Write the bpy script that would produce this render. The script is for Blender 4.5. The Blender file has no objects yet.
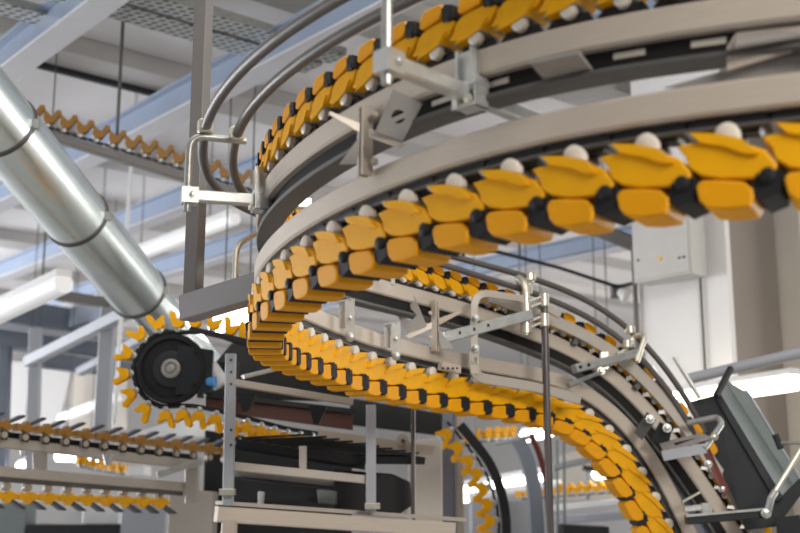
import bpy, bmesh, math, random
import numpy as np
from mathutils import Vector, Matrix
random.seed(7)
C = bpy.context.scene.collection
S = bpy.context.scene
# ------------------------------------------------------------------ camera
CZ = 1.7                                   # eye height above the floor
F = 1111.0                                 # focal length in pixels of an 800 wide frame
PITCH = math.atan((490 - 266.5) / F)
cam = bpy.data.cameras.new('camera')
cam.sensor_width = 36; cam.lens = 36 * F / 800; cam.clip_end = 200
cam.dof.use_dof = True; cam.dof.focus_distance = 4.0; cam.dof.aperture_fstop = 2.4
camo = bpy.data.objects.new('camera', cam); C.objects.link(camo)
camo.location = (0, 0, CZ); camo.rotation_euler = (math.pi / 2 + PITCH, 0, 0)
S.camera = camo
# ------------------------------------------------------------------ world, added area lights, exposure
w = bpy.data.worlds.new('world'); S.world = w; w.use_nodes = True
w.node_tree.nodes['Background'].inputs[0].default_value = (0.93, 0.96, 1.0, 1)
w.node_tree.nodes['Background'].inputs[1].default_value = 0.14
def area(name, loc, target, sx, sy, energy, col):
    l = bpy.data.lights.new(name, 'AREA'); l.shape = 'RECTANGLE'; l.size = sx; l.size_y = sy
    l.energy = energy; l.color = col
    o = bpy.data.objects.new(name, l); C.objects.link(o); o.location = loc
    o.rotation_euler = (Vector(target) - Vector(loc)).to_track_quat('-Z', 'Y').to_euler()
area('added_area_light', (3.2, -1.6, 4.6), (0.4, 2.6, 2.5), 3, 1.6, 290, (1.0, 0.94, 0.86))  # unseen key light added to brighten the near rail faces
area('added_top_light', (0.5, 3.6, 5.15), (0.5, 3.6, 0), 5, 3.4, 70, (1.0, 0.96, 0.90))  # unseen light added above the loop
area('added_area_light', (-8.0, 2.0, 1.6), (-2, 9, 4.4), 7, 2.4, 90, (0.95, 0.97, 1.0))  # unseen uplight added for the left background
area('added_area_light', (-15.0, 14.0, 1.6), (0, 16, 4.4), 12, 3, 1900, (0.97, 0.98, 1.0))  # strong uplight added at left to whiten the ceiling
area('added_area_light', (13.0, 13.0, 1.6), (0, 18, 4.4), 10, 3, 1000, (1.0, 0.97, 0.93))  # matching uplight added at right for the background
S.view_settings.view_transform = 'Standard'; S.view_settings.look = 'None'
S.view_settings.gamma = 1; S.view_settings.use_curve_mapping = False
S.view_settings.exposure = 0.18
# ------------------------------------------------------------------ pixel -> place
sp, cp = math.sin(PITCH), math.cos(PITCH)
def ray(px, py):
    xc = (px - 400) / F; yc = (266.5 - py) / F
    fw = cp - yc * sp
    return xc / fw, (sp + yc * cp) / fw
def at(px, py, Y):
    a, b = ray(px, py); return Vector((a * Y, Y, CZ + b * Y))
def onz(px, py, z):
    a, b = ray(px, py); Y = z / b; return Vector((a * Y, Y, CZ + z))
DA = Vector((-.643, .766, 0)); DB = Vector((.766, .643, 0)); UP = Vector((0, 0, 1))
# ------------------------------------------------------------------ materials
def mat(name, col, rough=.5, metal=0.0, var=.06, scale=9.0, bump=0.0, stretch=None, emit=None, coat=0.0):
    m = bpy.data.materials.new(name); m.use_nodes = True; nt = m.node_tree; N = nt.nodes; L = nt.links
    b = N['Principled BSDF']; b.inputs['Roughness'].default_value = rough; b.inputs['Metallic'].default_value = metal
    b.inputs['Coat Weight'].default_value = coat
    tc = N.new('ShaderNodeTexCoord'); mp = N.new('ShaderNodeMapping')
    if stretch: mp.inputs['Scale'].default_value = stretch
    nz = N.new('ShaderNodeTexNoise'); nz.inputs['Scale'].default_value = scale; nz.inputs['Detail'].default_value = 4
    mx = N.new('ShaderNodeMix'); mx.data_type = 'RGBA'
    mx.inputs[6].default_value = tuple(max(0, c * (1 - var * 2)) for c in col) + (1,)
    mx.inputs[7].default_value = tuple(min(1, c * (1 + var * 2)) for c in col) + (1,)
    L.new(tc.outputs['Object'], mp.inputs[0]); L.new(mp.outputs[0], nz.inputs['Vector'])
    L.new(nz.outputs['Fac'], mx.inputs[0]); L.new(mx.outputs[2], b.inputs['Base Color'])
    if bump:
        bp = N.new('ShaderNodeBump'); bp.inputs['Strength'].default_value = bump; bp.inputs['Distance'].default_value = .01
        L.new(nz.outputs['Fac'], bp.inputs['Height']); L.new(bp.outputs[0], b.inputs['Normal'])
    if emit:
        b.inputs['Emission Color'].default_value = emit[0] + (1,); b.inputs['Emission Strength'].default_value = emit[1]
    if max(col) < .05 or col[2] < .006: b.inputs['Specular IOR Level'].default_value = .2
    return m
M = dict(
    rail=mat('cream_rail_paint', (.52, .455, .385), .42, .15, .05, 30, stretch=(.4, .4, 6)),
    rail2=mat('taupe_profile', (.42, .385, .34), .45, .1, .05, 12),
    post=mat('brown_grey_paint', (.17, .16, .155), .5, .1, .05, 8),
    hang=mat('grey_hanger_paint', (.24, .23, .235), .5, .1, .05, 8),
    lip=mat('dark_grey_lip', (.10, .097, .094), .5, .2, .08, 12),
    black=mat('black_plastic', (.018, .018, .02), .6, 0, .1),
    channel=mat('black_channel', (.015, .014, .013), .7, 0, .1),
    link=mat('chain_link_steel', (.035, .033, .034), .4, .3, .1),
    cream=mat('cream_roller', (.68, .62, .54), .4, 0, .05),
    yellow=mat('yellow_plastic', (.80, .385, .003), .5, 0, .06, 20),
    amber=mat('amber_plastic', (.76, .33, .003), .5, 0, .06, 20),
    zinc=mat('galvanised_steel', (.62, .635, .62), .32, .75, .12, 25),
    zincd=mat('worn_zinc', (.42, .43, .42), .4, .7, .15, 25),
    gold=mat('passivated_zinc', (.68, .65, .55), .3, .7, .1, 25),
    duct=mat('spiral_duct_zinc', (.80, .92, .92), .24, .85, .08, 6),
    tube=mat('grey_guide_tube', (.115, .105, .10), .42, .3, .05),
    rod=mat('dark_steel_rod', (.11, .10, .10), .38, .6, .05),
    plate=mat('grey_bracket_plate', (.30, .285, .27), .5, .2, .06, 15),
    beam=mat('blue_grey_beam', (.27, .33, .44), .45, .05, .06, 4),
    flange=mat('bounce_lit_flange', (.55, .56, .60), .45, 0, .04, 4),  # paler than the web: light from below put into the colour
    steel=mat('blue_grey_steel', (.14, .165, .21), .5, .1, .06, 4),
    lsteel=mat('light_grey_steel', (.36, .38, .42), .5, .1, .05, 4),
    ceil=mat('ceiling_white', (.80, .785, .79), .8, 0, .03, 2),
    joist=mat('ceiling_grey', (.50, .485, .475), .8, 0, .04, 2),
    wallw=mat('white_wall', (.80, .79, .785), .8, 0, .02, 3, bump=.05),
    wallb=mat('beige_wall', (.50, .465, .42), .8, 0, .05, 2),
    wallg=mat('pale_grey_wall', (.55, .545, .54), .8, 0, .04, 1),
    floor=mat('concrete_floor', (.42, .41, .40), .6, 0, .08, 1),
    cab=mat('cabinet_grey', (.56, .555, .53), .5, 0, .03),
    dark=mat('dark_machine', (.03, .031, .034), .6, 0, .1),
    dgrey=mat('dark_grey_steel', (.028, .031, .034), .45, .2, .08),
    green=mat('grey_green_plate', (.19, .225, .225), .5, .1, .08, 6),
    red=mat('red_strip', (.12, .014, .01), .5, 0, .08),
    maroon=mat('maroon_panel', (.085, .028, .022), .55, 0, .1),
    bluep=mat('blue_grey_sheet', (.19, .205, .26), .4, .3, .05),
    white=mat('white_plastic', (.75, .76, .77), .4, 0, .03),
    blue=mat('blue_cap', (.05, .25, .6), .4, 0, .03),
    fin=mat('dark_grip_blade', (.07, .07, .085), .4, .2, .1),
    brown=mat('shaded_amber_plastic', (.30, .14, .012), .5, 0, .1, 20),  # yellow plastic darkened, dimmer lighting put into its colour
    column=mat('shaded_taupe_column', (.27, .235, .205), .8, 0, .05, 2),  # darker tone mostly paints the shade on the pier's side
    tan=mat('tan_roller', (.36, .31, .24), .5, 0, .08),
    knobc=mat('yellow_button', (.9, .5, .05), .4),
    lamp=mat('lamp_glow', (.9, .9, .85), .4, 0, 0, emit=((1, .97, .88), 9.0)),
    lampw=mat('lamp_glow_warm', (.9, .88, .8), .4, 0, 0, emit=((1, .90, .66), 6.0)),
    tubeglow=mat('lamp_glow_soft', (.9, .9, .9), .4, 0, 0, emit=((.95, .98, 1), .12)),
)
def perforated():
    m = mat('perforated_tray', (.34, .35, .35), .45, .4, .05); nt = m.node_tree; N = nt.nodes; L = nt.links
    b = N['Principled BSDF']; tc = N.new('ShaderNodeTexCoord'); mp = N.new('ShaderNodeMapping')
    mp.inputs['Rotation'].default_value = (0, 0, -math.atan2(DB.y, DB.x)); mp.inputs['Scale'].default_value = (12, 22, 0)
    br = N.new('ShaderNodeTexVoronoi'); br.inputs['Randomness'].default_value = .1; br.inputs['Scale'].default_value = 1
    cr = N.new('ShaderNodeValToRGB'); cr.color_ramp.elements[0].position = .28; cr.color_ramp.elements[1].position = .36
    cr.color_ramp.elements[0].color = (.05, .055, .055, 1); cr.color_ramp.elements[1].color = (.48, .50, .49, 1)
    L.new(tc.outputs['Object'], mp.inputs[0]); L.new(mp.outputs[0], br.inputs['Vector'])
    L.new(br.outputs['Distance'], cr.inputs[0]); L.new(cr.outputs[0], b.inputs['Base Color'])
    return m
M['perf'] = perforated()
# ------------------------------------------------------------------ mesh builder
class MB:
    def __init__(s): s.v = []; s.f = []
    def add(s, vs, fs):
        k = len(s.v); s.v += [Vector(p) for p in vs]; s.f += [tuple(i + k for i in f) for f in fs]; return s
    def frame_box(s, c, ax, ay, az, lx, ly, lz):
        vs = [c + ax * (lx / 2 * a) + ay * (ly / 2 * b) + az * (lz / 2 * d) for a in (-1, 1) for b in (-1, 1) for d in (-1, 1)]
        return s.add(vs, [(0, 1, 3, 2), (4, 6, 7, 5), (0, 4, 5, 1), (2, 3, 7, 6), (0, 2, 6, 4), (1, 5, 7, 3)])
    def box(s, c, lx, ly, lz, ax=Vector((1, 0, 0)), ay=Vector((0, 1, 0))):
        return s.frame_box(Vector(c), ax, ay, ax.cross(ay), lx, ly, lz)
    def bar(s, a, b, wd, ht, up=UP, ch=.12):
        a = Vector(a); b = Vector(b); t = (b - a).normalized(); sd = t.cross(up)
        if sd.length < 1e-4: sd = t.cross(Vector((0, 1, 0)))
        sd.normalize(); u = sd.cross(t); c = min(wd, ht) * ch; W, H = wd / 2, ht / 2
        P = [(-W, -H + c), (-W + c, -H), (W - c, -H), (W, -H + c), (W, H - c), (W - c, H), (-W + c, H), (-W, H - c)]
        vs = [q + sd * x + u * y for q in (a, b) for x, y in P]
        return s.add(vs, [(i, (i + 1) % 8, 8 + (i + 1) % 8, 8 + i) for i in range(8)] + [tuple(range(7, -1, -1)), tuple(range(8, 16))])
    def sweep(s, pts, X, Yv, poly, close=True):
        n = len(poly); vs = [p + x * a + y * b for p, x, y in zip(pts, X, Yv) for a, b in poly]
        fs = [(i * n + j, i * n + (j + 1) % n, (i + 1) * n + (j + 1) % n, (i + 1) * n + j) for i in range(len(pts) - 1) for j in range(n)]
        if close: fs += [tuple(range(n - 1, -1, -1)), tuple((len(pts) - 1) * n + j for j in range(n))]
        return s.add(vs, fs)
    def tube(s, pts, r, n=10):
        pts = [Vector(p) for p in pts]; X = []; Yv = []; prev = None
        for i, p in enumerate(pts):
            t = (pts[min(i + 1, len(pts) - 1)] - pts[max(i - 1, 0)]).normalized()
            if prev is None: prev = t.orthogonal().normalized()
            x = (prev - t * prev.dot(t)).normalized(); prev = x; X.append(x); Yv.append(t.cross(x))
        return s.sweep(pts, X, Yv, [(r * math.cos(k * 2 * math.pi / n), r * math.sin(k * 2 * math.pi / n)) for k in range(n)])
    def cyl(s, a, b, r, n=16): return s.tube([a, b], r, n)
    def lathe(s, c, axis, prof, n=20):          # prof: (distance along axis, radius)
        axis = Vector(axis).normalized(); x = axis.orthogonal().normalized(); y = axis.cross(x); vs = []
        for d, r in prof:
            for k in range(n): vs.append(Vector(c) + axis * d + (x * math.cos(k * 2 * math.pi / n) + y * math.sin(k * 2 * math.pi / n)) * r)
        fs = [(i * n + j, i * n + (j + 1) % n, (i + 1) * n + (j + 1) % n, (i + 1) * n + j) for i in range(len(prof) - 1) for j in range(n)]
        return s.add(vs, fs + [tuple(range(n - 1, -1, -1)), tuple((len(prof) - 1) * n + j for j in range(n))])
    def plate(s, pts, th):
        pts = [Vector(p) for p in pts]; nv = Vector((0, 0, 0)); n = len(pts)
        for i in range(n): nv += pts[i].cross(pts[(i + 1) % n])
        nv.normalize(); h = nv * (th / 2)
        vs = [p - h for p in pts] + [p + h for p in pts]
        return s.add(vs, [tuple(range(n - 1, -1, -1)), tuple(range(n, 2 * n))] + [(i, (i + 1) % n, n + (i + 1) % n, n + i) for i in range(n)])
    def holed(s, q, th, r, hc=None):            # four cornered plate with a round hole
        q = [Vector(p) for p in q]; c = hc or sum(q, Vector()) / 4; nv = (q[1] - q[0]).cross(q[3] - q[0]).normalized()
        out = []
        for i in range(4):
            for k in range(4): out.append(q[i].lerp(q[(i + 1) % 4], k / 4))
        inn = [c + (p - c).normalized() * r for p in out]; h = nv * (th / 2); n = 16
        vs = [p - h for p in out] + [p - h for p in inn] + [p + h for p in out] + [p + h for p in inn]
        fs = []
        for i in range(n):
            j = (i + 1) % n
            fs += [(i, n + i, n + j, j), (2 * n + i, 2 * n + j, 3 * n + j, 3 * n + i), (i, j, 2 * n + j, 2 * n + i), (n + i, 3 * n + i, 3 * n + j, n + j)]
        return s.add(vs, fs)
    def prism(s, poly, y0, y1):                 # poly in x-z, pushed along y (local)
        n = len(poly); vs = [(x, y0, z) for x, z in poly] + [(x, y1, z) for x, z in poly]
        return s.add(vs, [tuple(range(n)), tuple(range(2 * n - 1, n - 1, -1))] + [(i, n + i, n + (i + 1) % n, (i + 1) % n) for i in range(n)])
    def build(s, name, m, parent=None, bevel=0, label=None, ang=35):
        off = Vector((0, 0, 0)); q = parent
        while q is not None: off += q.location; q = q.parent
        if parent is None:
            lo = [min(p[i] for p in s.v) for i in range(3)]; hi = [max(p[i] for p in s.v) for i in range(3)]
            off = Vector(((lo[0] + hi[0]) / 2, (lo[1] + hi[1]) / 2, lo[2])); loc = off
        else:
            loc = Vector((0, 0, 0))
        me = bpy.data.meshes.new(name); me.from_pydata([p - off for p in s.v], [], s.f)
        bm = bmesh.new(); bm.from_mesh(me); bmesh.ops.recalc_face_normals(bm, faces=bm.faces); bm.to_mesh(me); bm.free()
        me.materials.append(M[m]); me.shade_smooth(); me.set_sharp_from_angle(angle=math.radians(ang))
        o = bpy.data.objects.new(name, me); C.objects.link(o); o.location = loc
        if parent is not None: o.parent = parent
        if bevel:
            b = o.modifiers.new('bevel', 'BEVEL'); b.width = bevel; b.segments = 2; b.limit_method = 'ANGLE'
        if label: o['label'] = label
        return o
def tag(o, label, cat, group=None, kind=None):
    o['label'] = label; o['category'] = cat
    if group: o['group'] = group
    if kind: o['kind'] = kind
    return o
def thing(name, label, cat, loc, group=None):
    o = bpy.data.objects.new(name, None); C.objects.link(o); o.location = loc; o.empty_display_size = .1
    return tag(o, label, cat, group)
def struct(o): o['kind'] = 'structure'; return o
def bolt(p, axis, r=.008, h=.008):
    return MB().lathe(p, axis, [(0, r * 1.5), (h * .3, r * 1.5), (h * .3, r), (h, r), (h * 1.1, r * .7)], 8)
def arc_pts(a, b, c, n=7):                      # quadratic bend
    return [a * ((1 - t) ** 2) + b * (2 * t * (1 - t)) + c * (t * t) for t in [i / n for i in range(n + 1)]]
def round_path(pts, r, n=5):
    pts = [Vector(p) for p in pts]; out = [pts[0]]
    for i in range(1, len(pts) - 1):
        d1 = (pts[i - 1] - pts[i]); d2 = (pts[i + 1] - pts[i]); k = min(r, d1.length * .45, d2.length * .45)
        out += arc_pts(pts[i] + d1.normalized() * k, pts[i], pts[i] + d2.normalized() * k, n)
    return out + [pts[-1]]
# ------------------------------------------------------------------ the setting
CEIL = CZ + 3.5
def slab(name, c, lx, ly, lz, m): return struct(MB().box(c, lx, ly, lz, DB, -DA).build(name, m))
mid = DA * 12 + DB * 6
slab('floor', (mid.x, mid.y, -.1), 46, 50, .2, 'floor')
slab('ceiling', ((DA * 16 + DB * 10).x, (DA * 16 + DB * 10).y, CEIL + .1), 40, 32, .2, 'ceil')
p = DA * 30 + DB * 8; slab('wall_back', (p.x, p.y, CEIL / 2), 46, .3, CEIL, 'wallg')
p = DA * 12 + DB * 26; slab('wall_right', (p.x, p.y, CEIL / 2), .3, 40, CEIL, 'wallg')
# white pier on the right and the wall stub behind it
cr = Vector((2.40, 8.0, 0))
p = cr + DA * .40 + DB * .03; struct(MB().box((p.x, p.y, CEIL / 2), .06, .80, CEIL, DB, -DA).build('trim_1', 'wallw'))
p = cr + DA * .39 + DB * .37; struct(MB().box((p.x, p.y, CEIL / 2), .62, .77, CEIL, DB, -DA).build('trim_2', 'column'))  # separate box whose darker colour mostly stands for shade on the pier's side
p = cr + DB * 1.2 + DA * .15; struct(MB().box((p.x, p.y, CEIL / 2), 1.0, .7, CEIL, DB, -DA).build('trim_20', 'wallb'))
# ------------------------------------------------------------------ ceiling: beams, joists, trays
def ceiling_beam(px, py, z, l0, l1, label, h=.21, wf=.2):
    p = onz(px, py, z); a = p + DA * l0; b = p + DA * l1
    t = thing('ceiling_beam', label, 'beam', a.lerp(b, .5), 'blue-grey ceiling beams')
    MB().bar(a + UP * .16, b + UP * .16, .07, h, UP, .03).build('web', 'beam', t)
    MB().bar(a + UP * .005, b + UP * .005, wf, .02, UP, .05).build('bottom_flange', 'flange', t, label='bottom flange painted pale for light from below')
    MB().bar(a + UP * (.02 + h), b + UP * (.02 + h), wf, .02, UP, .05).build('top_flange', 'beam', t)
ceiling_beam(60, 36, 2.95, -3, 7, 'blue-grey ceiling beam crossing the upper left corner above the silver duct')
ceiling_beam(200, 105, 2.95, -4.5, 8, 'blue-grey ceiling beam running behind the tall brown-grey hanger post')
ceiling_beam(90, 246, 2.95, -9, 9, 'blue-grey ceiling beam passing behind the middle of the silver duct')
ceiling_beam(215, 262, 2.7, -9, 9, 'blue-grey ceiling beam just above the hanging bright lamp left of the yellow loop')
ceiling_beam(560, 262, 2.75, -4, 6, 'blue-grey ceiling beam seen inside the loop behind the thin black conduit')
j0 = onz(110, 66, 3.42)
for i, (k, wd) in enumerate([(-2.2, .5), (0, .5), (2.3, .5), (4.6, .5), (6.9, .5), (9.2, .5), (11.5, .5), (14.5, .5), (18, .5)]):
    p = j0 + DA * k
    struct(MB().bar(p - DB * 6, p + DB * 14, wd, .15, UP, .02).build('trim_%d' % (i + 3), 'joist'))
p = onz(105, 81, 3.33)
tag(MB().bar(p - DB * .95, p + DB * .75, .07, .05).build('ceiling_rail', 'dark'), 'thin dark rail fixed along the white ceiling above the duct', 'rail')
def tray(px, py, wd, l0, l1, label, m='perf'):
    p = onz(px, py, 3.15); a = p - DB * l0; b = p + DB * l1
    t = thing('cable_tray', label, 'cable tray', a.lerp(b, .5), 'perforated cable trays under the ceiling')
    MB().bar(a, b, wd, .01, UP, .01).build('tray_floor', m, t)
    for sgn in (-1, 1):
        MB().bar(a + DA * (sgn * wd / 2) + UP * .03, b + DA * (sgn * wd / 2) + UP * .03, .008, .06, UP, .01).build('side_rail', 'zincd', t)
tray(185, 31, .24, 1.2, 1.1, 'pale perforated cable tray under the ceiling, left of its darker neighbour')
tray(222, 24, .20, 1.4, 1.0, 'darker perforated cable tray under the ceiling, behind the top of the hanger post')
tray(14, 12, .2, 1.0, .25, 'short perforated cable tray in the far upper left corner')
# steel roof frame seen inside the loop
a, b = at(560, 214, 9.2), at(660, 255, 8.8)
tag(MB().bar(a, b, .12, .12).build('roof_strut', 'post'), 'dark grey steel strut slanting to the white pier above the black conduit', 'strut')
a, b = at(560, 100, 7), at(800, 38, 6.3)
# ------------------------------------------------------------------ conveyor loop: path and frames
CX, CY = 1.66, 3.98
def path(table, ext, R=2.14, dth=.5, sm=9):
    th = np.arange(table[0][0], table[-1][0] - 1e-6, -dth); tt = np.array([q[0] for q in table]); zz = np.array([q[1] for q in table])
    z = np.interp(-th, -tt, zz); rr = np.interp(-th, -tt, [q[2] if len(q) > 2 else R for q in table])
    P = [(CX + r_ * math.cos(math.radians(a)), CY + r_ * math.sin(math.radians(a)), h) for a, h, r_ in zip(th, z, rr)]
    last = np.array(P[-1])
    for e in ext:
        e = np.array(e, float); n = max(2, int(np.linalg.norm(e - last) / .02))
        P += [tuple(last + (e - last) * k / n) for k in range(1, n + 1)]; last = e
    P = np.array(P)
    for _ in range(3):
        Q = np.vstack([np.repeat(P[:1], sm, 0), P, np.repeat(P[-1:], sm, 0)])
        k = np.ones(2 * sm + 1) / (2 * sm + 1)
        Rr = np.stack([np.convolve(Q[:, i], k, 'valid') for i in range(3)], 1); Rr[0] = P[0]; Rr[-1] = P[-1]; P = Rr
    s = np.r_[0, np.cumsum(np.linalg.norm(np.diff(P, axis=0), axis=1))]
    u = np.arange(0, s[-1], .03); P = np.stack([np.interp(u, s, P[:, i]) for i in range(3)], 1)
    return [Vector((q[0], q[1], q[2] + CZ)) for q in P]
def frames(pts):
    T = []; Lt = []; Nn = []
    for i, p in enumerate(pts):
        t = (pts[min(i + 1, len(pts) - 1)] - pts[max(i - 1, 0)]).normalized()
        flat = Vector((t.x, t.y, 0)).normalized(); out = Vector((-flat.y, flat.x, 0))      # outward (left of travel)
        T.append(t); Lt.append(out); Nn.append(t.cross(out) * -1 if t.cross(out).z < 0 and abs(t.cross(out).z) > 1e-6 else t.cross(out))
    return T, Lt, Nn
class Strand:
    def __init__(s, pts):
        s.p = pts; s.T, s.L, s.N = frames(pts)
        s.s = [0.0]
        for a, b in zip(pts, pts[1:]): s.s.append(s.s[-1] + (b - a).length)
    def sample(s, d):
        i = max(0, min(len(s.p) - 2, int(np.searchsorted(s.s, d)) - 1)); f = (d - s.s[i]) / (s.s[i + 1] - s.s[i])
        return s.p[i].lerp(s.p[i + 1], f), s.T[i].lerp(s.T[i + 1], f).normalized(), s.L[i].lerp(s.L[i + 1], f).normalized(), s.N[i].lerp(s.N[i + 1], f).normalized()
    def near(s, th):                             # sample at a plan angle of the loop
        best = min(range(len(s.p)), key=lambda i: abs((math.degrees(math.atan2(s.p[i].y - CY, s.p[i].x - CX)) % 360) - th))
        return s.p[best], s.T[best], s.L[best], s.N[best]
LOW = Strand(path([(256, .745), (245, .748), (238, .76), (230, .768), (219, .755), (205, .728), (195, .712), (187, .702), (170, .712), (160, .715),
                   (150, .69), (141, .668), (131, .645), (122, .622), (112, .588), (106, .50), (100, .30)],
                  [(1.42, 6.11, .06), (1.56, 6.12, -.25), (1.78, 6.13, -.8)]))
HIGH = Strand(path([(256, .91), (245, .92), (238, .94), (230, .957), (219, .955), (208, .935), (196, .925), (180, .925), (165, .93), (150, .94),
                    (141, .938), (131, .92), (122, .868), (112, .77), (105, .668), (99.5, .482)],
                   [(1.47, 6.11, .267), (1.62, 6.12, .05), (2.02, 6.13, -.6)]))
def chamfer(x0, x1, y0, y1, c=.006):
    return [(x0 + c, y0), (x1 - c, y0), (x1, y0 + c), (x1, y1 - c), (x1 - c, y1), (x0 + c, y1), (x0, y1 - c), (x0, y0 + c)]
def ang_(p): return math.degrees(math.atan2(p.y - CY, p.x - CX)) % 360
def rail(st, name, label, lip0, lip1, rollers):
    t = thing(name, label, 'conveyor rail', st.p[len(st.p) // 2])
    K = [1.1 + .14 * min(1, max(0, (195 - ang_(p)) / 45)) for p in st.p]; NK = [n * k for n, k in zip(st.N, K)]
    MB().sweep(st.p, st.L, NK, chamfer(-.035, .04, -.03, .03)).build('rail_bar', 'rail', t)
    MB().sweep(st.p, st.L, NK, chamfer(-.018, .014, lip1 - .004, -.027, .002)).build('channel', 'channel', t, label='black channel under the bar')
    MB().sweep(st.p, st.L, NK, chamfer(-.036, .036, lip0, lip1, .003)).build('lip', 'lip', t, label='dark grey lip under the channel')
    if rollers:
        d = .06
        while d < st.s[-1] - .1:
            p, T, L, N = st.sample(d)
            if ang_(p) < 217: break
            MB().frame_box(p + N * (-.027 + lip1) * .5 + L * .008, T, L, N, .07, .014, abs(lip1 + .027) * .3).build('slide_strip', 'cream', t)
            d += .165
    return t
rail(LOW, 'curved_rail', 'lower cream curved conveyor rail carrying the hanging yellow grippers', -.058, -.05, False)
rail(HIGH, 'curved_rail', 'upper cream curved conveyor rail with yellow grippers standing on it', -.083, -.071, True)
gi = [i for i, p in enumerate(HIGH.p) if ang_(p) < 127]
gp = [HIGH.p[i] for i in gi]; gl = [HIGH.L[i] for i in gi]; gn = [HIGH.N[i] for i in gi]
t = thing('guard_rail', 'taupe guard rail above the upper rail from the bent joiner plate to the steep bend', 'guard rail', gp[len(gp) // 2])
MB().sweep(gp, gl, gn, chamfer(-.085, -.07, .06, .125, .003)).build('guard_band', 'rail2', t)
for k in range(6, len(gp), 14):
    MB().frame_box(gp[k] - gl[k] * .055 + gn[k] * .045, gl[k], HIGH.T[gi[k]], gn[k], .03, .03, .04).build('stay', 'lip', t)
# sheet closing the gap between both rails on the steep stretch
ii = [i for i, p in enumerate(LOW.p) if p.y > 5.8 and p.x > 1.12 and p.z - CZ > -.7]
jj = np.linspace(0, 1, len(ii))
hi_i = [i for i, p in enumerate(HIGH.p) if p.y > 5.8 and p.x > 1.2 and p.z - CZ > -.55]
lo_pts = [LOW.p[i] + LOW.L[i] * .02 + LOW.N[i] * .02 for i in ii]; hi_pts = [HIGH.p[hi_i[int(k * (len(hi_i) - 1))]] + HIGH.L[hi_i[int(k * (len(hi_i) - 1))]] * .02 for k in jj]
mb = MB(); n = len(ii)
mb.add(lo_pts + hi_pts + [p + Vector((0, .006, 0)) for p in lo_pts + hi_pts],
       [(i, i + 1, n + i + 1, n + i) for i in range(n - 1)] + [(2 * n + i, 3 * n + i, 3 * n + i + 1, 2 * n + i + 1) for i in range(n - 1)])
tag(mb.build('web_sheet', 'bluep'), 'blue-grey sheet closing the gap between both rails on the steep right stretch', 'sheet')
# ------------------------------------------------------------------ grippers of the loop
def gripper_proto():
    r = bpy.data.objects.new('gripper', None); C.objects.link(r); r.empty_display_size = .05
    MB().prism([(-.075, .062), (-.06, .05), (.06, .05), (.082, .066), (.06, .088), (-.055, .092)], -.02, .02).build('chain_link', 'link', r)
    MB().lathe((0, -.05, .098), (0, 1, 0), [(0, .018), (.004, .024), (.026, .024), (.03, .012), (.07, .012), (.074, .024), (.096, .024), (.1, .018)], 14).build('roller', 'cream', r)
    MB().prism([(-.03, .112), (.03, .098), (.08, .088), (.066, .104), (.0, .125), (-.03, .13)], -.052, .052).build('clip', 'zincd', r)
    u = MB().prism([(-.092, .17), (-.07, .138), (-.035, .122), (.02, .116), (.06, .108), (.098, .112), (.08, .136), (.074, .16), (.05, .178), (.01, .188), (-.05, .192), (-.084, .186)], -.05, .05).build('upper_jaw', 'yellow', r, bevel=.004)
    MB().prism([(-.06, .148), (-.03, .114), (.02, .098), (.07, .09), (.05, .112), (.0, .126), (-.03, .142)], -.058, .058).build('guide_leaf', 'yellow', r)
    MB().prism([(-.10, .18), (-.052, .18), (-.046, .226), (-.062, .238), (-.096, .226)], -.05, .06).build('knob_bar', 'black', r)
    MB().lathe((-.075, -.062, .19), (0, 1, 0), [(0, .01), (.003, .015), (.121, .015), (.124, .01)], 12).build('knob', 'black', u)
    MB().prism([(-.046, .214), (-.03, .198), (.02, .19), (.05, .188), (.06, .198), (.054, .228), (.04, .244), (.0, .25), (-.04, .248), (-.048, .232)], -.056, .056).build('lower_jaw', 'amber', r, bevel=.004)
    return r
G = gripper_proto(); used = []
def copy_tree(o):
    r = o.copy(); C.objects.link(r)
    for ch in list(o.children):
        c = ch.copy(); C.objects.link(c); c.parent = r
        for g in list(ch.children):
            d = g.copy(); C.objects.link(d); d.parent = c
    return r
def place(proto, pos, X, Z, label, group, scale=1.0):
    o = proto if proto.name not in used else copy_tree(proto)
    used.append(proto.name)
    X = X.normalized(); Y = Z.cross(X).normalized(); Z = X.cross(Y)
    m = Matrix((X, Y, Z)).transposed().to_4x4(); m.translation = pos
    o.matrix_world = m @ Matrix.Scale(scale, 4)
    return tag(o, label, 'gripper', group)
def ang(p): return math.degrees(math.atan2(p.y - CY, p.x - CX)) % 360
PT = .158; d = .05
while d < LOW.s[-1] - .05:
    p, T, L, N = LOW.sample(d); a = ang(p)
    if a > 205: lab, grp = 'yellow gripper hanging under the lower rail on the near right arc', 'grippers on the near lower arc'
    elif a > 165: lab, grp = 'yellow gripper hanging under the lower rail where the loop turns at its left end', 'grippers at the left turn of the lower rail'
    elif a > 110: lab, grp = 'yellow gripper hanging under the lower rail on the far arc inside the loop', 'grippers on the far lower arc'
    else: lab, grp = 'yellow gripper on the lower rail where it bends steeply down at right', 'grippers on the steep lower stretch'
    place(G, p + N * .02, T, -N, lab, grp, 1 + .16 * min(1, max(0, (195 - a) / 45))); d += PT
d = .0
while d < HIGH.s[-1] - .05:
    p, T, L, N = HIGH.sample(d); a = ang(p)
    if a > 180: lab, grp = 'yellow gripper standing up on the upper rail of the near arc', 'grippers on the near upper arc'
    elif a > 112: lab, grp = 'yellow gripper standing on the upper rail of the far arc behind the guide tubes', 'grippers on the far upper arc'
    else: lab, grp = 'yellow gripper behind the upper rail on the steep right stretch', 'grippers on the steep upper stretch'
    place(G, p - N * .004, T, N, lab, grp, .74); d += .122
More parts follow.
